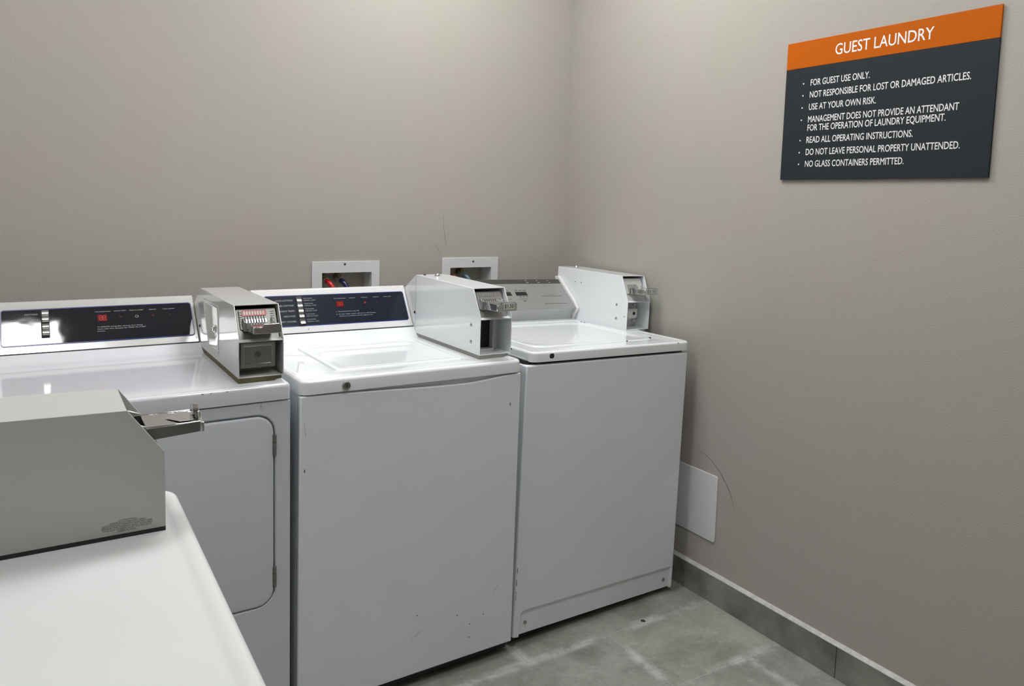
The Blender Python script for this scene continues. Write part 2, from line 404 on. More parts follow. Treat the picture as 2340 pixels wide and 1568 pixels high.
def outlet_box(x0, x1, zt, hole, screw, cols, label, hoselabels, vx):
    t = thing('washer_outlet_box', label, 'outlet box', ((x0+x1)/2, 0, .90), group='washer outlet boxes')
    m = Map((-(x0+x1)/2, 0, -.90), (1, 0, 0), (0, 0, 1), (0, -1, 0))
    hx0, hx1, hz0, hz1 = hole[0]+.0015, hole[1]-.0015, hole[2]+.0015, hole[3]-.0015
    out = [(x0, .885), (x1, .885), (x1, zt), (x0, zt)]; inn = [(hx0, hz0), (hx1, hz0), (hx1, hz1), (hx0, hz1)]
    bm = bm_new()
    loft(bm, [[m(*p, h) for p in q] for q, h in ((out, .0002), (out, .006), (inn, .006), (inn, -.075), ([(hx0+.004, hz0+.004), (hx1-.004, hz0+.004), (hx1-.004, hz1-.004), (hx0+.004, hz1-.004)], -.075))], cap0=False, cap1=False)
    obj('frame', bm, M['outlet'], t, bevel=.0008, seg=1, angle=20)
    bm = bm_new(); slab(bm, [(hx0, hz0), (hx1, hz0), (hx1, hz1), (hx0, hz1)], m, -.082, -.0745); obj('back_plate', bm, M['cream'], t)
    bm = bm_new(); cyl(bm, m, screw[0], screw[1], .0038, .0045, .0072, 14); obj('screw', bm, M['rubber'], t)
    for k, x in enumerate(vx):
        bm = bm_new()
        tube(bm, [m(x, hz1+.0, -.05), m(x, hz1-.030, -.05)], .010); tube(bm, [m(x, hz1-.012, -.05), m(x, hz1-.012, -.025)], .008)
        box(bm, *[m(x, 0, 0).x+d for d in (-.013, .013)], .040, .060, m(0, hz1-.030, 0).z, m(0, hz1-.012, 0).z)
        obj('valve', bm, M['brass'], t, bevel=.001)
        # the hose: its own thing, hanging from the valve
        h = thing('supply_hose', hoselabels[k], 'hose', (x, .045, hz1-.03), group='washing machine supply hoses')
        q = bezier((0, 0, 0), (.004, -.030, .004), (.022, -.050, -.012), (.030, -.055, -.060), 14) + [Vector((.032, -.055, -.14))]
        bm = bm_new(); tube(bm, q[3:], .0088, 14); obj('hose_pipe', bm, M[cols[k]], h)
        bm = bm_new(); tube(bm, [q[0], q[1], q[2]], [.0145, .0150, .0150], 8); tube(bm, [q[2], q[3]+(q[3]-q[2])*.6], [.0125, .0115], 14); obj('coupling_nut', bm, M['galv'], h)
outlet_box(-1.124, -.8666, 1.1266, HOLES[0], (-1.0022, 1.1165), ('redhose', 'bluehose'), 'white recessed outlet box behind the middle washer with bright red hose',
           ('bright red supply hose in the outlet box above the navy washer panel', 'dark navy supply hose beside the bright red one'), (-1.066, -1.012))
outlet_box(-.6026, -.3472, 1.1336, HOLES[1], (-.4651, 1.1176), ('redbrown', 'lightblue'), 'white recessed outlet box nearer the room corner, with dull red and grey blue hoses',
           ('dull brownish red hose in the outlet box nearer the room corner', 'grey blue hose in the outlet box nearer the room corner'), (-.552, -.497))

# ------------------------------------------------------------ machine pieces
def ring(x0, x1, y0, y1, r, z, seg=6): return [Vector((a, b, z)) for a, b in rrect(x0, x1, y0, y1, r, seg)]
def deck_mesh(x0, x1, y0, y1, r, zb, zt, dip=.003, hole=None, groove=.007, rise=None, rb=.008):
    """skirted top with rounded rim, optional lid recess and rear rise"""
    bm = bm_new(); R = []
    R.append(ring(x0+.004, x1-.004, y0+.004, y1-.004, max(r-.004, .002), zb))
    R.append(ring(x0, x1, y0, y1, r, zb)); R.append(ring(x0, x1, y0, y1, r, zb+.003))
    for k in range(0, 6):
        a = PI/2*k/5; d = rb*(1-math.cos(a)); R.append(ring(x0+d, x1-d, y0+d, y1-d, max(r-d, .002), zt-rb+rb*math.sin(a)))
    for k in range(1, 6):
        s = k/5; d = rb+.004+.014*s; R.append(ring(x0+d, x1-d, y0+d, y1-d, max(r-d*.6, .004), zt-dip*(s*s*(3-2*s))))
    for e in (.003, .008): R.append(ring(x0+d+e, x1-d-e, y0+d+e, y1-d-e, max(r-(d+e)*.6, .004), zt-dip))
    if hole:
        a, b, c, d, hr = hole; g = groove
        for e, dz in ((.005, 0), (.0025, -.0004), (.001, -.0015), (0, -.003), (0, -g)): R.append(ring(a-e, b+e, c-e, d+e, hr+e, zt-dip+dz))
    loft(bm, R)
    if rise:
        rx0, rx1, pts = rise
        xprism(bm, pts, rx0, rx1)
    return bm
def rise_profile(ya, za, yb, zb, yend, n=10):
    pts = [(ya+(yb-ya)*i/n, za+(zb-za)*(1-math.cos(PI/2*i/n))*1.0) for i in range(n+1)]
    return pts + [(yend, zb), (yend, za-.004), (ya, za-.004)]
def lid_mesh(x0, x1, y0, y1, r, zb, zt, rb=.004, pan=0, panw=.05):
    bm = bm_new(); R = [ring(x0+.002, x1-.002, y0+.002, y1-.002, r, zb), ring(x0, x1, y0, y1, r, zb+.001)]
    for k in range(0, 5):
        a = PI/2*k/4; d = rb*(1-math.cos(a)); R.append(ring(x0+d, x1-d, y0+d, y1-d, max(r-d, .002), zt-rb+rb*math.sin(a)))
    if pan:
        for k in range(1, 9):
            s = k/8; d = rb+.003+panw*s; R.append(ring(x0+d, x1-d, y0+d, y1-d, r+d*.5, zt-pan*(s*s*(3-2*s))))
        for e in (.003, .010): R.append(ring(x0+d+e, x1-d-e, y0+d+e, y1-d-e, r+d*.5, zt-pan))
    loft(bm, R); return bm
def feet(parent, x0, x1, y0, y1, gap):
    for a in (x0, x1):
        for b in (y0, y1):
            bm = bm_new(); m = Map((a, b, 0), (1, 0, 0), (0, 1, 0), (0, 0, 1))
            cyl(bm, m, 0, 0, .019, -gap(a), -gap(a)+.012); cyl(bm, m, 0, 0, .006, -gap(a)+.011, .01, 10)
            obj('leveling_foot', bm, M['rubber'], parent)

def coin_box(P, xl, xr, yf, zb, zs, zk, zt, yt, yb, zt2, yr, paint, gasket, style, sx0, sx1, sz0, sz1, sy, tagcard=None, smid=None, pitch=.0066):
    """coin meter box: P machine; xl..xr width, yf front, zb..zs gasket, zk knee, zt top front at yt, zt2 top back at yb, yr rear"""
    bm = bm_new(); T = .0022
    prof = [(yf, zs), (yf, zk), (yt, zt), (yb, zt2), (yr, zt2-.62*(yr-yb)), (yr, zs)]
    xprism(bm, prof, xl, xl+T); xprism(bm, prof, xr-T, xr)
    xprism(bm, [(yt, zt), (yb, zt2), (yb, zt2-T), (yt+.001, zt-T)], xl+T, xr-T)
    xprism(bm, [(yb, zt2), (yr, zt2-.62*(yr-yb)), (yr-T, zt2-.62*(yr-yb)-T), (yb, zt2-T)], xl+T, xr-T)
    box(bm, xl+T, xr-T, yr-T, yr, zs, zt2-.62*(yr-yb)-.001); box(bm, xl+T, xr-T, yf+.0005, yr-T, zs, zs+T)
    zsh = zk-.008
    xprism(bm, [(yf+.0008, zsh), (yf+.0008, zsh+T), (yf+.060, zsh+T+.010), (yf+.060, zsh+.010)], xl+T, xr-T)      # shelf
    box(bm, xl+T, xr-T, yf+.075, yf+.0765, zs+T, zsh+.012)                                                            # inner wall
    cb = obj('coin_box', bm, M[paint], P, bevel=.0007, seg=2, angle=25)
    # gasket under the box
    bm = bm_new(); prism(bm, rpoly([(xl, yf), (xr, yf+.004), (xr, yr-.03), (xl, yr-.03)], [.001, .02, .001, .001]), lambda p: Vector((p[0], p[1], zb)), lambda p: Vector((p[0], p[1], zs)))
    obj('base_gasket', bm, M[gasket], cb)
    # slanted recess with the coin slot plate
    sl = face_map(yf, zk, yt, zt); Ls = math.hypot(yt-yf, zt-zk); mid = smid or (sx0+sx1)/2
    pm_ = {'A': 'darksteel', 'B': 'castmetal', 'C': 'boxgrey', 'D': 'castmetal'}[style]
    bm = bm_new(); slab(bm, rrect(xl+.006, xr-.006, -.002, Ls-.004, .003, 2), sl, -.022, -.016)
    slab(bm, rrect(xl+.012, xr-.012, .030, Ls-.008, .003, 2), sl, -.016, -.012)
    if style == 'A':
        for k in range(6):
            for a, b in ((xl+.0135, sx0-.0015), (sx1+.0005, xr-.0135)):
                slab(bm, [(a, Ls-.014-.006*k), (b, Ls-.014-.006*k), (b, Ls-.0165-.006*k), (a, Ls-.0165-.006*k)], sl, -.012, -.0105)
    obj('slot_plate', bm, M[pm_], cb, bevel=.0008, seg=1)
    N = 8
    u0 = mid-pitch*(N-1)/2
    vt = Ls-(.026 if style == 'A' else .030); vb = Ls-.052
    for k in range(N):
        bm = bm_new(); slab(bm, rrect(u0+k*pitch-.0011, u0+k*pitch+.0011, vb, vt, .0009, 2), sl, -.0125, -.0116); obj('coin_slot', bm, M['dark'], cb)
    for k in range(N+1):
        bm = bm_new(); slab(bm, rrect(u0+(k-.5)*pitch-.0018, u0+(k-.5)*pitch+.0018, vb-.004, vt-.009, .0008, 2), sl, -.0125, -.0085)
        obj('slot_divider', bm, M['castmetal' if style == 'C' else 'chrome'], cb, bevel=.0005, seg=1)
    if style in 'AB':
        if style == 'A':
            bm = bm_new(); slab(bm, rrect(u0-.0062, u0+7*pitch+.0075, Ls-.0255, Ls-.010, .003, 3), sl, -.0115, -.0105); obj('coin_label', bm, M['redlabel'], cb)
        for k in range(N):
            bm = bm_new(); slab(bm, [(u0+k*pitch+.0023*math.cos(a), Ls-.018+.0058*math.sin(a)) for a in (2*PI*i/16 for i in range(16))], sl, -.0121, -.0101)
            obj('coin_print', bm, M['oval' if style == 'A' else 'castmetal'], cb)
    # chrome coin slide
    bm = bm_new(); y1 = yf+.075; tz = sz1-.003
    slab_ = lambda a, b, c, d, e, f: box(bm, a, b, c, d, e, f)
    xprism(bm, [(sy+.004, sz0), (yf+.012, sz0-.004), (y1, sz0-.004), (y1, tz-.004), (sy+.004, tz-.003)], sx0, sx0+.0025)      # left cheek
    xprism(bm, [(sy+.004, sz0), (yf+.012, sz0-.004), (y1, sz0-.004), (y1, tz-.004), (sy+.004, tz-.003)], sx1-.0025, sx1)      # right cheek
    xprism(bm, [(sy+.004, tz-.005), (yf+.020, tz-.004), (yf+.020, tz-.007), (sy+.004, tz-.008)], sx0+.0025, sx1-.0025)      # top
    xprism(bm, [(sy+.004, sz0), (y1, sz0-.004), (y1, sz0-.001), (sy+.004, sz0+.003)], sx0+.0025, sx1-.0025)                    # bottom
    slide = obj('coin_slide', bm, M['chrome'], cb, bevel=.0009, seg=2)
    bm = bm_new(); xprism(bm, [(yf+.020, sz0-.007), (yf+.020, tz-.002), (yf+.034, tz+.004), (y1-.004, tz+.004), (y1-.004, sz0-.007)], sx0-.004, sx0+.0005)
    xprism(bm, [(yf+.020, sz0-.007), (yf+.020, tz-.002), (yf+.034, tz+.004), (y1-.004, tz+.004), (y1-.004, sz0-.007)], sx1-.0005, sx1+.004)
    xprism(bm, [(yf+.020, sz0-.007), (yf+.020, sz0-.004), (y1-.004, sz0-.004), (y1-.004, sz0-.007)], sx0-.004, sx1+.004)
    obj('chute_mouth', bm, M['castmetal'], cb, bevel=.0012, seg=2)
    if style == 'D':
        bm = bm_new(); xprism(bm, [(sy+.006, sz0+.0005), (yf+.012, sz0-.0035), (yf+.030, sz0-.0035), (yf+.030, tz-.006), (sy+.006, tz-.0035)], sx0-.0012, sx0)
        obj('slide_side_shade', bm, M['darksteel'], cb, bevel=.0004, seg=1)  # dark plate paints a dark reflection onto the chrome cheek
        bm = bm_new(); slab(bm, [(sx0+.010, -(sy+.012)), (sx1-.010, -(sy+.012)), (sx1-.010, -(sy+.030)), ((sx0+sx1)/2, -(sy+.046)), (sx0+.010, -(sy+.030))], Map((0, 0, tz-.0035), (1, 0, 0), (0, -1, 0), (0, 0, 1)), 0, .0002)
        obj('arrow_emboss', bm, M['keychrome'], cb)
    bm = bm_new(); fx = sx0+(sx1-sx0)*.30
    slab(bm, rpoly([(sx0, sz0-.001), (sx1, sz0-.001), (sx1, tz-.002), (sx1-.006, tz+.003), (fx+.004, tz+.003), (fx, tz-.004), (sx0, tz-.005)], .0015, 2), XZ, -(sy+.004), -sy)
    if style == 'D':
        tb = [(sx1-.024+.012*math.cos(a), tz-.002+.013*math.sin(a)) for a in (PI*i/14 for i in range(15))]
        slab(bm, tb, XZ, -(sy+.010), -(sy+.001))
    obj('slide_handle', bm, M['chrome'], cb, bevel=.0008, seg=2)
    if tagcard:
        a, b, c, d, ti = tagcard; h = -(sy-.0012)
        bm = bm_new(); slab(bm, rrect(a, b, c, d, .004, 4), XZ, -sy, h); slab(bm, rrect(a+.0016, b-.0016, c+.0016, d-.0016, .003, 4), XZ, h, h+.0004, 1)
        obj('price_card', bm, [M['chrome' if ti == 'B' else 'tagteal'], M['tagwhite']], cb)
        bm = bm_new(); letter(bm, '$1.50', XZ, (a+b)/2, c+(d-c)*.24, (b-a)*.76, (d-c)*.50, h+.0007, bold=.012, align='c'); obj('price_lettering', bm, M['inkdark'], cb)
    # what sits in the lower opening
    zl0, zl1 = zs+T, zsh
    if style in 'AD':
        bm = bm_new(); a, b = xl+.0075, xr-.017; c, d = zl0+.019, zl1-.003
        F0 = Map((0, yf+.012, 0), (1, 0, 0), (0, 0, 1), (0, -1, 0))
        loft(bm, [[F0(*p, h) for p in rrect(a+e, b-e, c+e, d-e, .002, 2)] for e, h in ((0, -.04), (0, -.002), (.001, 0), (.0075, 0), (.0095, -.001), (.0105, -.004))])
        obj('cash_drawer', bm, M['steel'], cb, angle=25)
        bm = bm_new(); cx, cz = (a+b)/2, (c+d)/2
        loft(bm, [[F0(cx+r*math.cos(2*PI*i/20), cz+r*math.sin(2*PI*i/20), h) for i in range(20)] for r, h in ((.0072, -.005), (.0072, -.0025), (.0060, -.0022), (.0052, -.0055), (.0036, -.0055), (.0034, -.003))])
        obj('drawer_lock', bm, M['darksteel'], cb, angle=25)
    elif style == 'B':
        bm = bm_new(); box(bm, xl+.004, xr-.040, yf+.060, yf+.070, zl0+.010, zl1-.003); obj('cavity_shade', bm, M['dark'], cb)  # dark block paints the shade of the empty drawer hole
        bm = bm_new(); box(bm, xr-.040, xr-.037, yf+.040, yf+.074, zl0, zl1)
        box(bm, xl+.003, xr-.037, yf+.036, yf+.070, zl0, zl0+.009); obj('drawer_frame', bm, M['boxgrey'], cb, bevel=.0006, seg=1)
    else:
        bm = bm_new(); F0 = Map((0, yf+.060, 0), (1, 0, 0), (0, 0, 1), (0, -1, 0)); cz = (zl0+zl1)/2+.004; cx = (xl+xr)/2+.006
        slab(bm, rrect(cx-.046, cx+.036, cz-.034, cz+.030, .004, 3), F0, -.010, 0)
        slab(bm, rrect(cx-.026, cx+.022, cz-.019, cz+.019, .008, 4), F0, 0, .026)
        slab(bm, circle(cx+.024, cz-.030, .0065, 14), F0, 0, .008)
        slab(bm, circle(cx+.026, cz+.030, .0065, 14), F0, 0, .006)
        obj('cash_lock_housing', bm, M['boxgrey'], cb, bevel=.0025, seg=3)
        bm = bm_new(); cyl(bm, F0, cx+.004, cz, .0062, .0258, .0268); obj('keyhole', bm, M['dark'], cb)
    return cb

def side_heads(cb, x, pts, r, m='darksteel', name='bolt'):
    LM = Map((x, 0, 0), (0, -1, 0), (0, 0, 1), (-1, 0, 0))
    for y, z in pts:
        bm = bm_new(); loft(bm, [[LM(-y+q*math.cos(2*PI*i/14), z+q*math.sin(2*PI*i/14), h) for i in range(14)] for q, h in ((r, -.001), (r, .0012), (r*.75, .0022), (r*.3, .0026))])
        obj(name, bm, M[m], cb)
def dome(cb, x, y, z, r, m='chrome'):
    bm = bm_new(); U = Map((x, y, z), (1, 0, 0), (0, 1, 0), (0, 0, 1))
    loft(bm, [[U(q*math.cos(2*PI*i/16), q*math.sin(2*PI*i/16), h) for i in range(16)] for q, h in ((r*1.25, -.001), (r*1.25, .0015), (r, .002), (r*.9, .0055), (r*.6, .0085), (r*.2, .0095))])
    obj('top_lock', bm, M[m], cb)

def control_panel(con, fm, x0, x1, v0, v1, m):
    bm = bm_new(); slab(bm, rrect(x0, x1, v0, v1, .008, 6), fm, -.0005, .0012); slab(bm, rrect(x0+.0022, x1-.0022, v0+.0030, v1-.0030, .0065, 6), fm, .0012, .0015, 1)
    return obj('control_panel', bm, [M['blue'], M[m]], con)
def key_strip(con, fm, x0, x1, v0, v1, keys, mt='keychrome'):
    bm = bm_new(); slab(bm, rrect(x0-.0025, x1+.0015, v0-.002, v1+.002, .001, 1), fm, .0012, .0040); obj('key_housing', bm, M['rubber'], con)
    for a, b in keys:
        bm = bm_new(); n = 7
        prof = [(a+(b-a)*i/n, .0085-.0022*math.sin(PI*i/n)) for i in range(n+1)]
        pts = [(a, .0035)] + prof + [(b, .0035)]
        prism(bm, pts, lambda p: fm(x0, p[0], p[1]), lambda p: fm(x1, p[0], p[1]))
        obj('cycle_key', bm, M[mt], con, bevel=.0006, seg=1)
def display(con, fm, x0, x1, v0, v1):
    bm = bm_new(); slab(bm, rrect(x0, x1, v0, v1, .0008, 1), fm, .0012, .0020); obj('time_display', bm, M['redglass'], con)
    w_ = (x1-x0)
    for c in (x0+w_*.32, x0+w_*.70):
        bm = bm_new()
        for (a, b, e, f) in ((-.13, .13, .80, .86), (-.13, .13, .47, .53), (-.13, .13, .14, .20), (-.16, -.10, .18, .82), (.10, .16, .18, .82)):
            slab(bm, [(c+a*w_, v0+(v1-v0)*e), (c+b*w_, v0+(v1-v0)*e), (c+b*w_, v0+(v1-v0)*f), (c+a*w_, v0+(v1-v0)*f)], fm, .0020, .0022)
        obj('display_digit', bm, M['reddigit'], con)
def led(con, fm, u, v, r, m, name='indicator_light'):
    bm = bm_new(); cyl(bm, fm, u, v, r, .0012, .0026, 14); obj(name, bm, M[m], con, bevel=.0006)

# ============================================================ DRYER with round-cornered door (left of the row)
A = thing('tumble_dryer', 'white dryer with a hinged round-cornered front door and an olive strip under its coin box', 'dryer', (-1.447, -.87, 0), (0, 0, .012))
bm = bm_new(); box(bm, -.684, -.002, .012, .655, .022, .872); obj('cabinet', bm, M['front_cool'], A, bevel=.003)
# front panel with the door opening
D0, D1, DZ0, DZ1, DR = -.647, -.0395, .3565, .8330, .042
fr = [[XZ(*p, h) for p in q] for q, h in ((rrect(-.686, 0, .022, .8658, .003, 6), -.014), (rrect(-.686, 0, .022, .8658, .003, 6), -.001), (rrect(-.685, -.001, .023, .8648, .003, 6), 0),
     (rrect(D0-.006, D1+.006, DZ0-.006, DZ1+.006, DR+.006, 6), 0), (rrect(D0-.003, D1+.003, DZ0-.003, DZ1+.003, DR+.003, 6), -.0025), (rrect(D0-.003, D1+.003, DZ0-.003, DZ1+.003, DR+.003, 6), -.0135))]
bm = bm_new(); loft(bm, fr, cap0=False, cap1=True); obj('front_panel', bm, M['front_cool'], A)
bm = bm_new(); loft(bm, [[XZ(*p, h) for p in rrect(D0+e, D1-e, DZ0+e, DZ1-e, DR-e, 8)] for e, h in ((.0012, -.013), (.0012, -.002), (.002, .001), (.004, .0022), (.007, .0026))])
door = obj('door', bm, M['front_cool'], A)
for za, zb_ in ((.7326, .7843), (.3996, .4524)):
    bm = bm_new(); n = 3
    for k in range(n):
        a = za+(zb_-za)*k/n; cyl(bm, Map((D1+.0018, -.003, a), (1, 0, 0), (0, 1, 0), (0, 0, 1)), 0, 0, .0036, .0005, (zb_-za)/n-.0005, 12)
    box(bm, D1-.004, D1+.003, -.0026, .004, za, zb_)
    obj('hinge', bm, M['hinge'], door)
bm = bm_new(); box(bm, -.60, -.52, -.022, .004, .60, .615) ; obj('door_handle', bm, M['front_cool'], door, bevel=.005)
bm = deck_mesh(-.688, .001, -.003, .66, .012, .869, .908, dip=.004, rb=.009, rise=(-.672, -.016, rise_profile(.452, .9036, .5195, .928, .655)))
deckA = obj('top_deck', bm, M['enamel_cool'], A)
bm = bm_new(); slab(bm, rpoly([(-.0715, .8625), (-.068, .8625), (-.0685, .852), (-.0698, .846), (-.071, .852)], .001, 1), XZ, .0002, .0006); obj('rust_stain', bm, M['rust'], A)
for u, ww in ((-.205, .006), (-.185, .0035), (-.150, .004)):
    bm = bm_new(); slab(bm, [(u, .9010), (u+ww, .9015), (u+ww*.7, .9032), (u+.001, .9026)], XZ, -.0005, .0030); obj('paint_chip', bm, M['scuff'], A)
fA = face_map(.507, .913, .6216, 1.0476)
pt = lambda f, v: (f(0, v).y, f(0, v).z)
bm = bm_new(); xprism(bm, [pt(fA, .0195), pt(fA, .1800), (pt(fA, .18)[0]+.006, pt(fA, .18)[1]+.002), (.655, 1.045), (.655, .926)], -.655, -.1112)
conA = obj('console', bm, M['silverwhite'], A, bevel=.002)
bm = bm_new(); xprism(bm, [fA(0, .0150, .0012).yz, fA(0, .0205, .0012).yz, (.56, .934), (.56, .924)], -.655, -.1108); obj('console_seal', bm, M['rubber'], A)
control_panel(conA, fA, -.594, -.1200, .0425, .1575, 'navy')
key_strip(conA, fA, -.5000, -.4845, .0669, .1481, [(.1290, .1475), (.1100, .1285), (.0875, .1050), (.0685, .0870)])
display(conA, fA, -.3675, -.3435, .1070, .1285)
led(conA, fA, -.3098, .1180, .0030, 'dimled'); led(conA, fA, -.2255, .1177, .0034, 'dimled'); led(conA, fA, -.1823, .1172, .0030, 'brownled')
bm = bm_new(); loft(bm, [[fA(-.2684+r*math.cos(2*PI*i/20), .1175+r*math.sin(2*PI*i/20), h) for i in range(20)] for r, h in ((.0046, .001), (.0046, .0026), (.0036, .0030), (.0034, .0016))], cap1=False)
obj('start_button_ring', bm, M['steel'], conA)
led(conA, fA, -.2684, .1175, .0032, 'rubber', 'start_button')
for s_, u, v, e, h_ in (('TIME REMAINING', -.3735, .1369, -.3345, .0028), ('DOOR OPEN', -.3249, .1372, -.2951, .0030), ('PUSH TO START', -.2859, .1368, -.2490, .0033), ('DRYING', -.2343, .1366, -.2158, .0032), ('COOL DOWN', -.1983, .1366, -.1667, .0031),
                        ('To RESUME drying after opening door during', -.3700, .0868, -.2555, .0035), ('Cycle, close door and push the "PRESS TO START"', -.3700, .0800, -.2461, .0035), ('button.', -.3700, .0730, -.3510, .0035),
                        ('COTTONS', -.5399, .1372, -.5090, .0042), ('PERMANENT PRESS', -.5701, .1195, -.5080, .0042)):
    bm = bm_new(); letter(bm, s_, fA, u, v, e-u, h_, .0018, bold=.02); obj('panel_lettering', bm, M['inkgrey'], conA, smooth=False)
cbA = coin_box(A, -.1096, -.0005, .0531, .9045, .9165, 1.0115, 1.0895, .0995, .5161, 1.0865, .632, 'boxgrey', 'olive', 'A', -.0875, -.0220, 1.0340, 1.0560, -.004, smid=-.0617, pitch=.0066)
LM = Map((-.1096, 0, 0), (0, -1, 0), (0, 0, 1), (-1, 0, 0))
dp = [(-.461, 1.0635), (-.2725, 1.0656), (-.2672, .9370), (-.3945, .9350)]
bm = bm_new(); loft(bm, [[LM(*p, h) for p in rpoly([(a+(0 if e == 0 else (e if i in (0, 3) else -e)), b+(-e if i in (0, 1) else e)) for i, (a, b) in enumerate(dp)], .004, 4)] for e, h in ((0, -.0005), (.0006, .0022), (.0060, .0026), (.0075, .0010), (.0085, .0006))])
obj('service_door', bm, M['boxgrey'], cbA, angle=20)
bm = bm_new(); slab(bm, rrect(-.316, -.302, .990, 1.009, .002, 3), LM, .0005, .0040); slab(bm, rrect(-.311, -.304, .993, 1.006, .003, 3), LM, .0040, .0080, 0); obj('service_latch', bm, M['chrome'], cbA, bevel=.0008)
side_heads(cbA, -.1096, [(.5178, .9759)], .0042, 'rubber', 'screw')

# ============================================================ WASHER in the middle
Bm = thing('washing_machine', 'white top-load washer with navy panel and plain dented front, between dryer and corner washer', 'washing machine', (-.7746, -.8531, .0405), (.0031, .0052, .0222), group='white top-load washers')
bm = bm_new(); box(bm, -.650, -.001, .020, .600, 0, .826); box(bm, -.640, -.010, .010, .024, .70, .826); obj('cabinet', bm, M['front'], Bm, bevel=.003)
top = [(-.653, .8243), (-.645, .8250), (-.560, .8236), (-.50, .8216), (-.42, .8184), (-.34, .8152), (-.26, .8124), (-.20, .8112), (-.15, .8124), (-.10, .8172), (-.06, .8216), (-.02, .8234), (0, .8242)]
bm = bm_new(); slab(bm, [(-.653, 0), (0, 0)] + top[::-1], XZ, -.019, 0); obj('front_panel', bm, M['front'], Bm, bevel=.0035, seg=3)
bm = bm_new(); box(bm, -.6535, -.6515, .022, .045, .004, .815); obj('panel_seam', bm, M['front'], Bm)
bm = bm_new(); box(bm, -.645, -.006, .022, .595, -.026, .0005); obj('underside_shade', bm, M['rubber'], Bm)  # black block that paints the shaded gap under the cabinet
feet(Bm, -.60, -.05, .06, .55, lambda x: .0405-.0052*x+.0002)
def mark(name, m, parent, fn):
    bm = bm_new(); fn(bm); obj(name, bm, M[m], parent, smooth=False)
for u, v in ((-.3189, .170), (-.1917, .1345), (-.1484, .0964), (-.1024, .1142), (-.1492, .0572)): mark('paint_chip', 'chip', Bm, lambda bm: cyl(bm, XZ, u, v, .0017, -.001, .0003, 10))
for q in ([(-.345, .098), (-.33, .108), (-.31, .119), (-.292, .126)], [(-.075, .165), (-.060, .185), (-.050, .197)], [(-.642, .760), (-.640, .74), (-.637, .72)]): mark('scratch', 'scratch', Bm, lambda bm: ribbon(bm, smoothpath(q, 8), .0011, XZ, .0003))
for u, v in ((-.640, .636), (-.034, .735)): mark('paint_chip', 'scuff', Bm, lambda bm: slab(bm, [(u-.0016, v-.004), (u+.0010, v-.005), (u+.0018, v+.001), (u+.0006, v+.005), (u-.0014, v+.003)], XZ, -.001, .0003))
bm = deck_mesh(-.654, .003, -.003, .605, .024, .828, .864, dip=.0025, hole=(-.5300, -.1420, .0850, .4300, .018), rb=.009, rise=(-.640, -.010, rise_profile(.446, .8610, .4905, .8935, .60)))
obj('top_deck', bm, M['enamel'], Bm)
bm = lid_mesh(-.5265, -.1455, .0885, .4265, .015, .8548, .8626, rb=.005, pan=.0018, panw=.03); obj('lid', bm, M['enamel'], Bm)
bm = bm_new(); F = Map((-.5360, -.003, .8430), (1, 0, 0), (0, 0, 1), (0, -1, 0))
loft(bm, [[F(r*math.cos(2*PI*i/24), r*math.sin(2*PI*i/24), h) for i in range(24)] for r, h in ((.0112, -.002), (.0112, .002), (.0098, .0062), (.0082, .0066), (.0078, .0040), (.0050, .0040), (.0046, .0058))]); lk = obj('lid_lock', bm, M['steel'], Bm, angle=25)
bm = bm_new(); slab(bm, rrect(-.0012, .0012, -.0042, .0042, .0005, 1), F, .0056, .0061); obj('key_slot', bm, M['dark'], lk)
fB = face_map(.4802, .8783, .5698, 1.0191)
bm = bm_new(); xprism(bm, [pt(fB, .0185), pt(fB, .1675), (pt(fB, .1675)[0]+.006, pt(fB, .1675)[1]+.002), (.60, 1.015), (.60, .892)], -.625, -.1105)
conB = obj('console', bm, M['trimwhite'], Bm, bevel=.002)
bm = bm_new(); xprism(bm, [pt(fB, .0155), pt(fB, .0190), (.53, .898), (.53, .892)], -.625, -.1100); obj('console_seal', bm, M['rubber'], Bm)
control_panel(conB, fB, -.590, -.1210, .0412, .1475, 'navymatte')
key_strip(conB, fB, -.4900, -.4750, .0458, .1385, [(.1215, .1385), (.1035, .1205), (.0855, .1025), (.0675, .0845), (.0458, .0635)])
display(conB, fB, -.3635, -.3385, .1005, .1200)
led(conB, fB, -.306, .1121, .0032, 'brownled'); led(conB, fB, -.2646, .1115, .0034, 'redled'); led(conB, fB, -.2237, .1110, .0036, 'brownled'); led(conB, fB, -.1813, .1104, .0036, 'brownled')
for s_, u, v, e, h_ in (('TIME REMAINING', -.3692, .1288, -.3288, .0029), ('FILLING', -.3152, .1288, -.2965, .0029), ('WASHING', -.2752, .1290, -.2529, .0029), ('RINSING', -.2322, .1288, -.2130, .0029), ('FINAL SPIN', -.1947, .1286, -.1683, .0029),
                        ('1.  Read instructions under lid.', -.3691, .0822, -.2905, .0034), ('2.  For your safety, washer will not run with lid open.', -.3696, .0730, -.2337, .0034), ('Cycle is not complete until ALL lights go out.', -.3609, .0660, -.2458, .0034)):
    bm = bm_new(); letter(bm, s_, fB, u, v, e-u, h_, .0018, bold=.02); obj('panel_lettering', bm, M['inkgrey'], conB, smooth=False)
for s_, v, wd in (('WHITE COTTONS', .1272, .056), ('COLORED COTTONS', .1095, .065), ('PERMANENT PRESS', .0910, .066), ('DELICATES', .0732, .036), ('BRIGHT COLORS', .0552, .057)):
    bm = bm_new(); letter(bm, s_, fB, -.5020-wd, v, wd, .0052, .0018, bold=.02); obj('panel_lettering', bm, M['inkgrey'], conB, smooth=False)
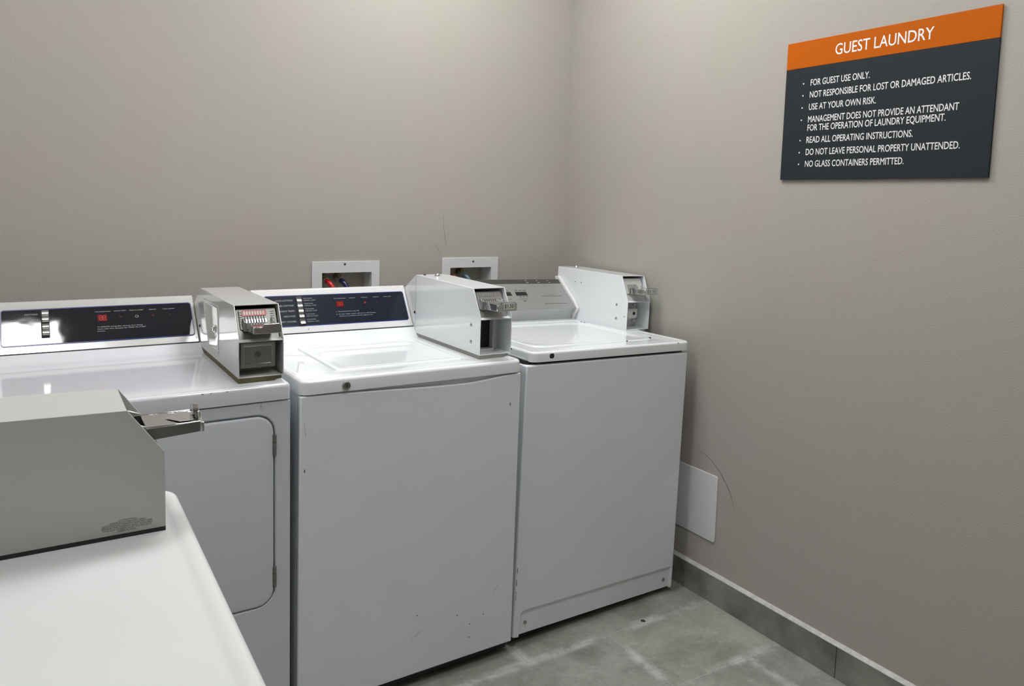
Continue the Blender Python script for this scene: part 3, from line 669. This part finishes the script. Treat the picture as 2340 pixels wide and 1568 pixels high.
for i, (a, b) in enumerate((('HOT WASH', 'NORMAL / FAST'), ('WARM WASH', 'NORMAL / FAST'), ('WARM WASH', 'GENTLE / FAST'), ('COLD WASH', 'GENTLE / FAST'), ('COLD WASH', 'NORMAL / FAST'))):
    v = .1330-.0182*i
    bm = bm_new(); letter(bm, a, fB, -.4675, v, .028, .0036, .0018, bold=.015); letter(bm, b, fB, -.4675, v-.0068, .038, .0036, .0018, bold=.015)
    obj('panel_lettering', bm, M['inkgrey'], conB, smooth=False)
bm = bm_new(); cyl(bm, fB, -.4674, .0300, .0016, -.001, .0004, 10); obj('screw_hole', bm, M['dark'], conB)
cbB = coin_box(Bm, -.1086, 0, .0580, .8605, .8725, .9838, 1.0640, .1035, .4831, 1.0674, .598, 'boxwhite', 'greygasket', 'B', -.0880, -.0225, 1.0090, 1.0340, 0.0, tagcard=(-.0710, -.0300, 1.0125, 1.0345, 'B'), smid=-.0610, pitch=.0070)
side_heads(cbB, -.1086, [(.110, .955), (.1087, .9057)], .0052, 'steel'); side_heads(cbB, -.1086, [(.4863, .9408)], .0048, 'brownled', 'screw')
bm = bm_new(); box(bm, -.1090, -.1084, .4795, .4805, .8735, 1.0655); obj('cover_seam', bm, M['greygasket'], cbB)
dome(cbB, -.0560, .4300, 1.0668, .0085)
bm = bm_new(); cyl(bm, Map((-.0850, .4650, 1.0665), (1, 0, 0), (0, 1, 0), (0, 0, 1)), 0, 0, .0045, -.001, .004, 12); obj('cover_screw', bm, M['brownled'], cbB, bevel=.001)

# ============================================================ WASHER on the right
Cm = thing('washing_machine', 'white top-load washer with grey sloped console, standing in the room corner', 'washing machine', (-.0792, -.8141, .0196), (-.0018, .0272, .0400), group='white top-load washers')
bm = bm_new()
loft(bm, [ring(-.682, -.002, .014, .60, .02, .004), ring(-.682, -.002, .014, .60, .02, .838), ring(-.670, -.014, .022, .588, .012, .8385), ring(-.670, -.014, .022, .588, .012, .856)])
obj('cabinet', bm, M['front'], Cm, angle=30)
bm = bm_new(); box(bm, -.672, -.012, .018, .590, .8387, .8515); obj('lid_gap_shade', bm, M['dark'], Cm)  # black filler painting the shade in the gap below the deck
plate = [(-.684, 0)] + rpoly([(-.660, -.004), (-.6555, .0770), (-.0130, .0740), (-.0120, -.004)], [0, .014, .006, 0], 5) + [(0, 0), (0, .8404), (-.684, .8404)]
bm = bm_new(); slab(bm, plate, XZ, -.030, 0); obj('front_panel', bm, M['front'], Cm, bevel=.0055, seg=4)
bm = bm_new(); slab(bm, [(-.662, .002), (-.010, .002), (-.010, .086), (-.662, .086)], XZ, -.030, -.0072); obj('kick_panel', bm, M['front'], Cm, bevel=.001)
for u, v in ((-.6356, .0355), (-.0386, .0312)):
    bm = bm_new(); loft(bm, [[XZ(u+r*math.cos(2*PI*i/16), v+r*math.sin(2*PI*i/16), h) for i in range(16)] for r, h in ((.0062, -.008), (.0062, -.0055), (.0045, -.0045), (.001, -.0042))]); obj('screw', bm, M['steel'], Cm)
bm = bm_new(); prism(bm, [(-.676, -.026), (-.010, -.015), (-.010, .0045), (-.676, .0045)], lambda p: Vector((p[0], .034, p[1])), lambda p: Vector((p[0], .595, p[1]))); obj('underside_shade', bm, M['rubber'], Cm)  # black wedge added to darken the floor gap
feet(Cm, -.63, -.05, .06, .55, lambda x: .0196-.0272*x-.0004)
sc_ = mat('red_brown_scrape', (.16, .03, .03), .6)
for v, ww, h_ in ((.205, .0035, .016), (.165, .003, .020), (.120, .002, .028)):
    bm = bm_new(); slab(bm, [(-.6805, v), (-.6805+ww*.6, v), (-.6805+ww*.5, v+h_), (-.6805, v+h_)], XZ, -.002, .0004); obj('edge_scrape', bm, sc_, Cm)
bm = deck_mesh(-.668, .009, -.003, .60, .026, .8495, .8800, dip=.002, hole=(-.6040, -.0700, .0780, .5080, .055), rb=.008, rise=(-.655, -.010, rise_profile(.515, .8775, .5440, .8850, .60)))
obj('top_deck', bm, M['enamel'], Cm)
bm = lid_mesh(-.6015, -.0725, .0805, .5055, .052, .8715, .8795, rb=.004, pan=.0050, panw=.035); obj('lid', bm, M['enamel'], Cm)
U = Map((0, 0, .8800), (1, 0, 0), (0, 1, 0), (0, 0, 1))
for pts in ([(-.086, .108), (-.079, .104), (-.074, .106), (-.080, .112)], [(-.071, .500), (-.066, .502), (-.069, .496)], [(-.075, .470), (-.072, .480), (-.0735, .470)]): mark('paint_chip', 'chip', Cm, lambda bm: slab(bm, pts, U, -.003, .0003))
for pts in ([(-.055, .8765), (-.051, .8758), (-.0505, .8772), (-.054, .8780)],): mark('paint_chip', 'chip', Cm, lambda bm: slab(bm, pts, XZ, -.004, .0034))
mark('paint_chip', 'chip', Cm, lambda bm: slab(bm, [(-.216, .0785), (-.211, .078), (-.212, .0805), (-.215, .081)], U, -.003, .0002))
LS = Map((-.668, 0, 0), (0, -1, 0), (0, 0, 1), (-1, 0, 0))
mark('paint_chip', 'chip', Cm, lambda bm: slab(bm, [(-.118, .8715), (-.104, .8705), (-.106, .8742), (-.112, .8752)], LS, -.002, .0004))
bm = bm_new(); slab(bm, [p for p in ((-.5948+.0088*math.cos(2*PI*i/24), .8660+max(-.0075, min(.0075, .0092*math.sin(2*PI*i/24)))) for i in range(24))], XZ, -.004, .0034); obj('lock_hole', bm, M['dark'], Cm)
fC = face_map(.52, .927, .665, 1.043)
bm = bm_new(); xprism(bm, [(.5495, .8830), (.5505, .8990), (.5440, .9080), (.5400, .9200), pt(fC, .0030), pt(fC, .1675), (pt(fC, .1675)[0]+.010, pt(fC, .1675)[1]-.002), (.690, .885)], -.650, -.0770)
conC = obj('console', bm, M['lowgrey'], Cm, bevel=.0015)
bm = bm_new(); slab(bm, [(-.648, .0035), (-.079, .0035), (-.079, .1425), (-.648, .1425)], fC, -.0005, .0010); obj('fascia', bm, M['greyfascia'], conC)
bm = bm_new(); slab(bm, [(-.648, .1428), (-.079, .1428), (-.079, .1668), (-.648, .1668)], fC, -.0005, .0012); obj('upper_band', bm, M['darkband'], conC)
for a, b in ((-.4200, -.3482), (-.3270, -.2750)):
    bm = bm_new(); slab(bm, [(a-.001, .0785), (b, .0785), (b-.001, .0980), (a, .0980)], fC, .0008, .0016); obj('display_window', bm, M['chip'], conC)
for a, b, v, hh in ((-.2122, -.1107, .0722, .0016), (-.2197, -.1058, .0312, .0020), (-.1825, -.1398, .0814, .0008), (-.3244, -.3110, .105, .003), (-.3050, -.2930, .105, .003), (-.2890, -.2716, .105, .003), (-.3600, -.3520, .105, .002),
                    (-.3180, -.3080, .0715, .003), (-.3030, -.2930, .0715, .003), (-.2880, -.2787, .0715, .003), (-.3090, -.2990, .0480, .004)):
    bm = bm_new(); slab(bm, [(a, v), (b, v), (b, v+hh), (a, v+hh)], fC, .0008, .0013); obj('printed_line', bm, M['inkdark'], conC, smooth=False)
bm = bm_new(); letter(bm, 'TEMPERATURE', fC, -.3217, .0588, .0383, .0028, .0014, bold=.02); obj('panel_lettering', bm, M['inkdark'], conC, smooth=False)
bm = bm_new(); letter(bm, 'SPEED', fC, -.3752, .0588, .0156, .0028, .0014, bold=.02); obj('panel_lettering', bm, M['inkdark'], conC, smooth=False)
for u in (-.2405, -.186, -.1319):
    for a, b, v in ((-.008, -.002, .1590), (-.006, .004, .1480)):
        bm = bm_new(); slab(bm, [(u+a, v), (u+b, v), (u+b, v+.0022), (u+a, v+.0022)], fC, .0010, .0015); obj('printed_mark', bm, M['ink'], conC, smooth=False)
ec = [(.672, 1.0440), (.650, 1.0465), (.5390, .9580), (.5180, .9300), (.5190, .9235), (.5330, .9060), (.5450, .8830), (.5560, .8830), (.5560, .8990), (.5420, .9180), (.5400, .9250), (.5560, .9420), (.672, 1.0340)]
bm = bm_new(); xprism(bm, ec, -.0790, -.0645); obj('console_end_cap', bm, M['trimwhite'], conC, bevel=.003, seg=3)
bm = bm_new(); cyl(bm, Map((-.0790, 0, 0), (0, -1, 0), (0, 0, 1), (-1, 0, 0)), -.5510, .8905, .0032, -.001, .0010, 12); cyl(bm, Map((-.0718, .5440, .8905), (1, 0, 0), (0, 0, 1), (0, -1, 0)), 0, 0, .0030, -.003, .0015, 12); obj('cap_screw', bm, M['darksteel'], conC)
cbC = coin_box(Cm, -.0632, .0490, .2470, .8770, .8825, .9922, 1.0800, .2865, .6681, 1.0841, .672, 'boxwhite', 'enamel', 'C', -.0340, .0320, 1.0190, 1.0430, .192, tagcard=(-.0190, .0180, 1.0210, 1.0430, 'C'), smid=-.0120, pitch=.0058)
side_heads(cbC, -.0632, [(.306, .9703), (.3052, .9193)], .0050, 'steel'); side_heads(cbC, -.0632, [(.5575, 1.0316), (.5197, 1.0313), (.262, .931)], .0016, 'dark', 'screw_hole')
dome(cbC, -.0180, .6100, 1.0838, .0085)

# ============================================================ MACHINE in the foreground, facing right
Dm = thing('laundry_machine', 'white laundry machine standing apart from the row, grey coin box with sticker on top', 'laundry machine', (-1.7940, -1.4655, 0), (0, 0, PI/2))
bm = bm_new(); box(bm, -.682, -.004, .004, .66, .03, .870); obj('cabinet', bm, M['front'], Dm, bevel=.012, seg=3)
bm = deck_mesh(-.686, 0, -.000, .68, .030, .872, .911, dip=.0025, rb=.010, rise=(-.672, -.014, rise_profile(.47, .9084, .535, .930, .67)))
obj('top_deck', bm, M['enamel_worn'], Dm)
feet(Dm, -.63, -.05, .06, .60, lambda x: 0.0)
fD = face_map(.525, .913, .630, 1.0476)
bm = bm_new(); xprism(bm, [pt(fD, .0195), pt(fD, .168), (.66, 1.045), (.67, .926)], -.655, -.157); conD = obj('console', bm, M['trimwhite'], Dm, bevel=.002)
control_panel(conD, fD, -.62, -.175, .0425, .148, 'navymatte')
cbD = coin_box(Dm, -.1545, -.0250, .0330, .9080, .9140, 1.0166, 1.0776, .0770, .4700, 1.0850, .60, 'boxbeige', 'rubber', 'D', -.1360, -.0680, 1.0325, 1.0535, -.0200)  # its black base strip paints the shaded gap under the box
LD = Map((-.1545, 0, 0), (0, -1, 0), (0, 0, 1), (-1, 0, 0))   # u = -local y = world x + 1.794
bm = bm_new(); slab(bm, rrect(-.1180, -.0400, .9170, .9365, .001, 1), LD, 0, .0003); obj('sticker', bm, M['sticker'], cbD)
bm = bm_new()
for s_, u0, u1, v in (('ATTENTION', -.0890, -.0690, .9320), ('SERVICE DOOR KEY AND', -.1000, -.0575, .9291), ('ADDITIONAL MONEY BOX KEY ARE', -.1090, -.0495, .9263), ('INSIDE THE MONEY BOX. RECORD', -.1088, -.0494, .9234), ('THE KEY CODES AND STORE IN A', -.1080, -.0500, .9206), ('SAFE PLACE.', -.0905, -.0685, .9178)):
    bm = bm_new(); letter(bm, s_, LD, u0, v, u1-u0, .0021, .0005, bold=.02); obj('sticker_lettering', bm, M['stickerink'], cbD, smooth=False)
# ---- a crumb on the floor
bm = bm_new(); tube(bm, [(0, 0, .003), (.006, -.004, .004), (.011, -.010, .003)], [.0026, .0034, .0022], 7)
o = obj('crumb', bm, M['crumb']); o.location = (-.3060, -.9085, 0); tag(o, 'small brown crumb on the grey floor tiles before the corner washer', 'crumb')
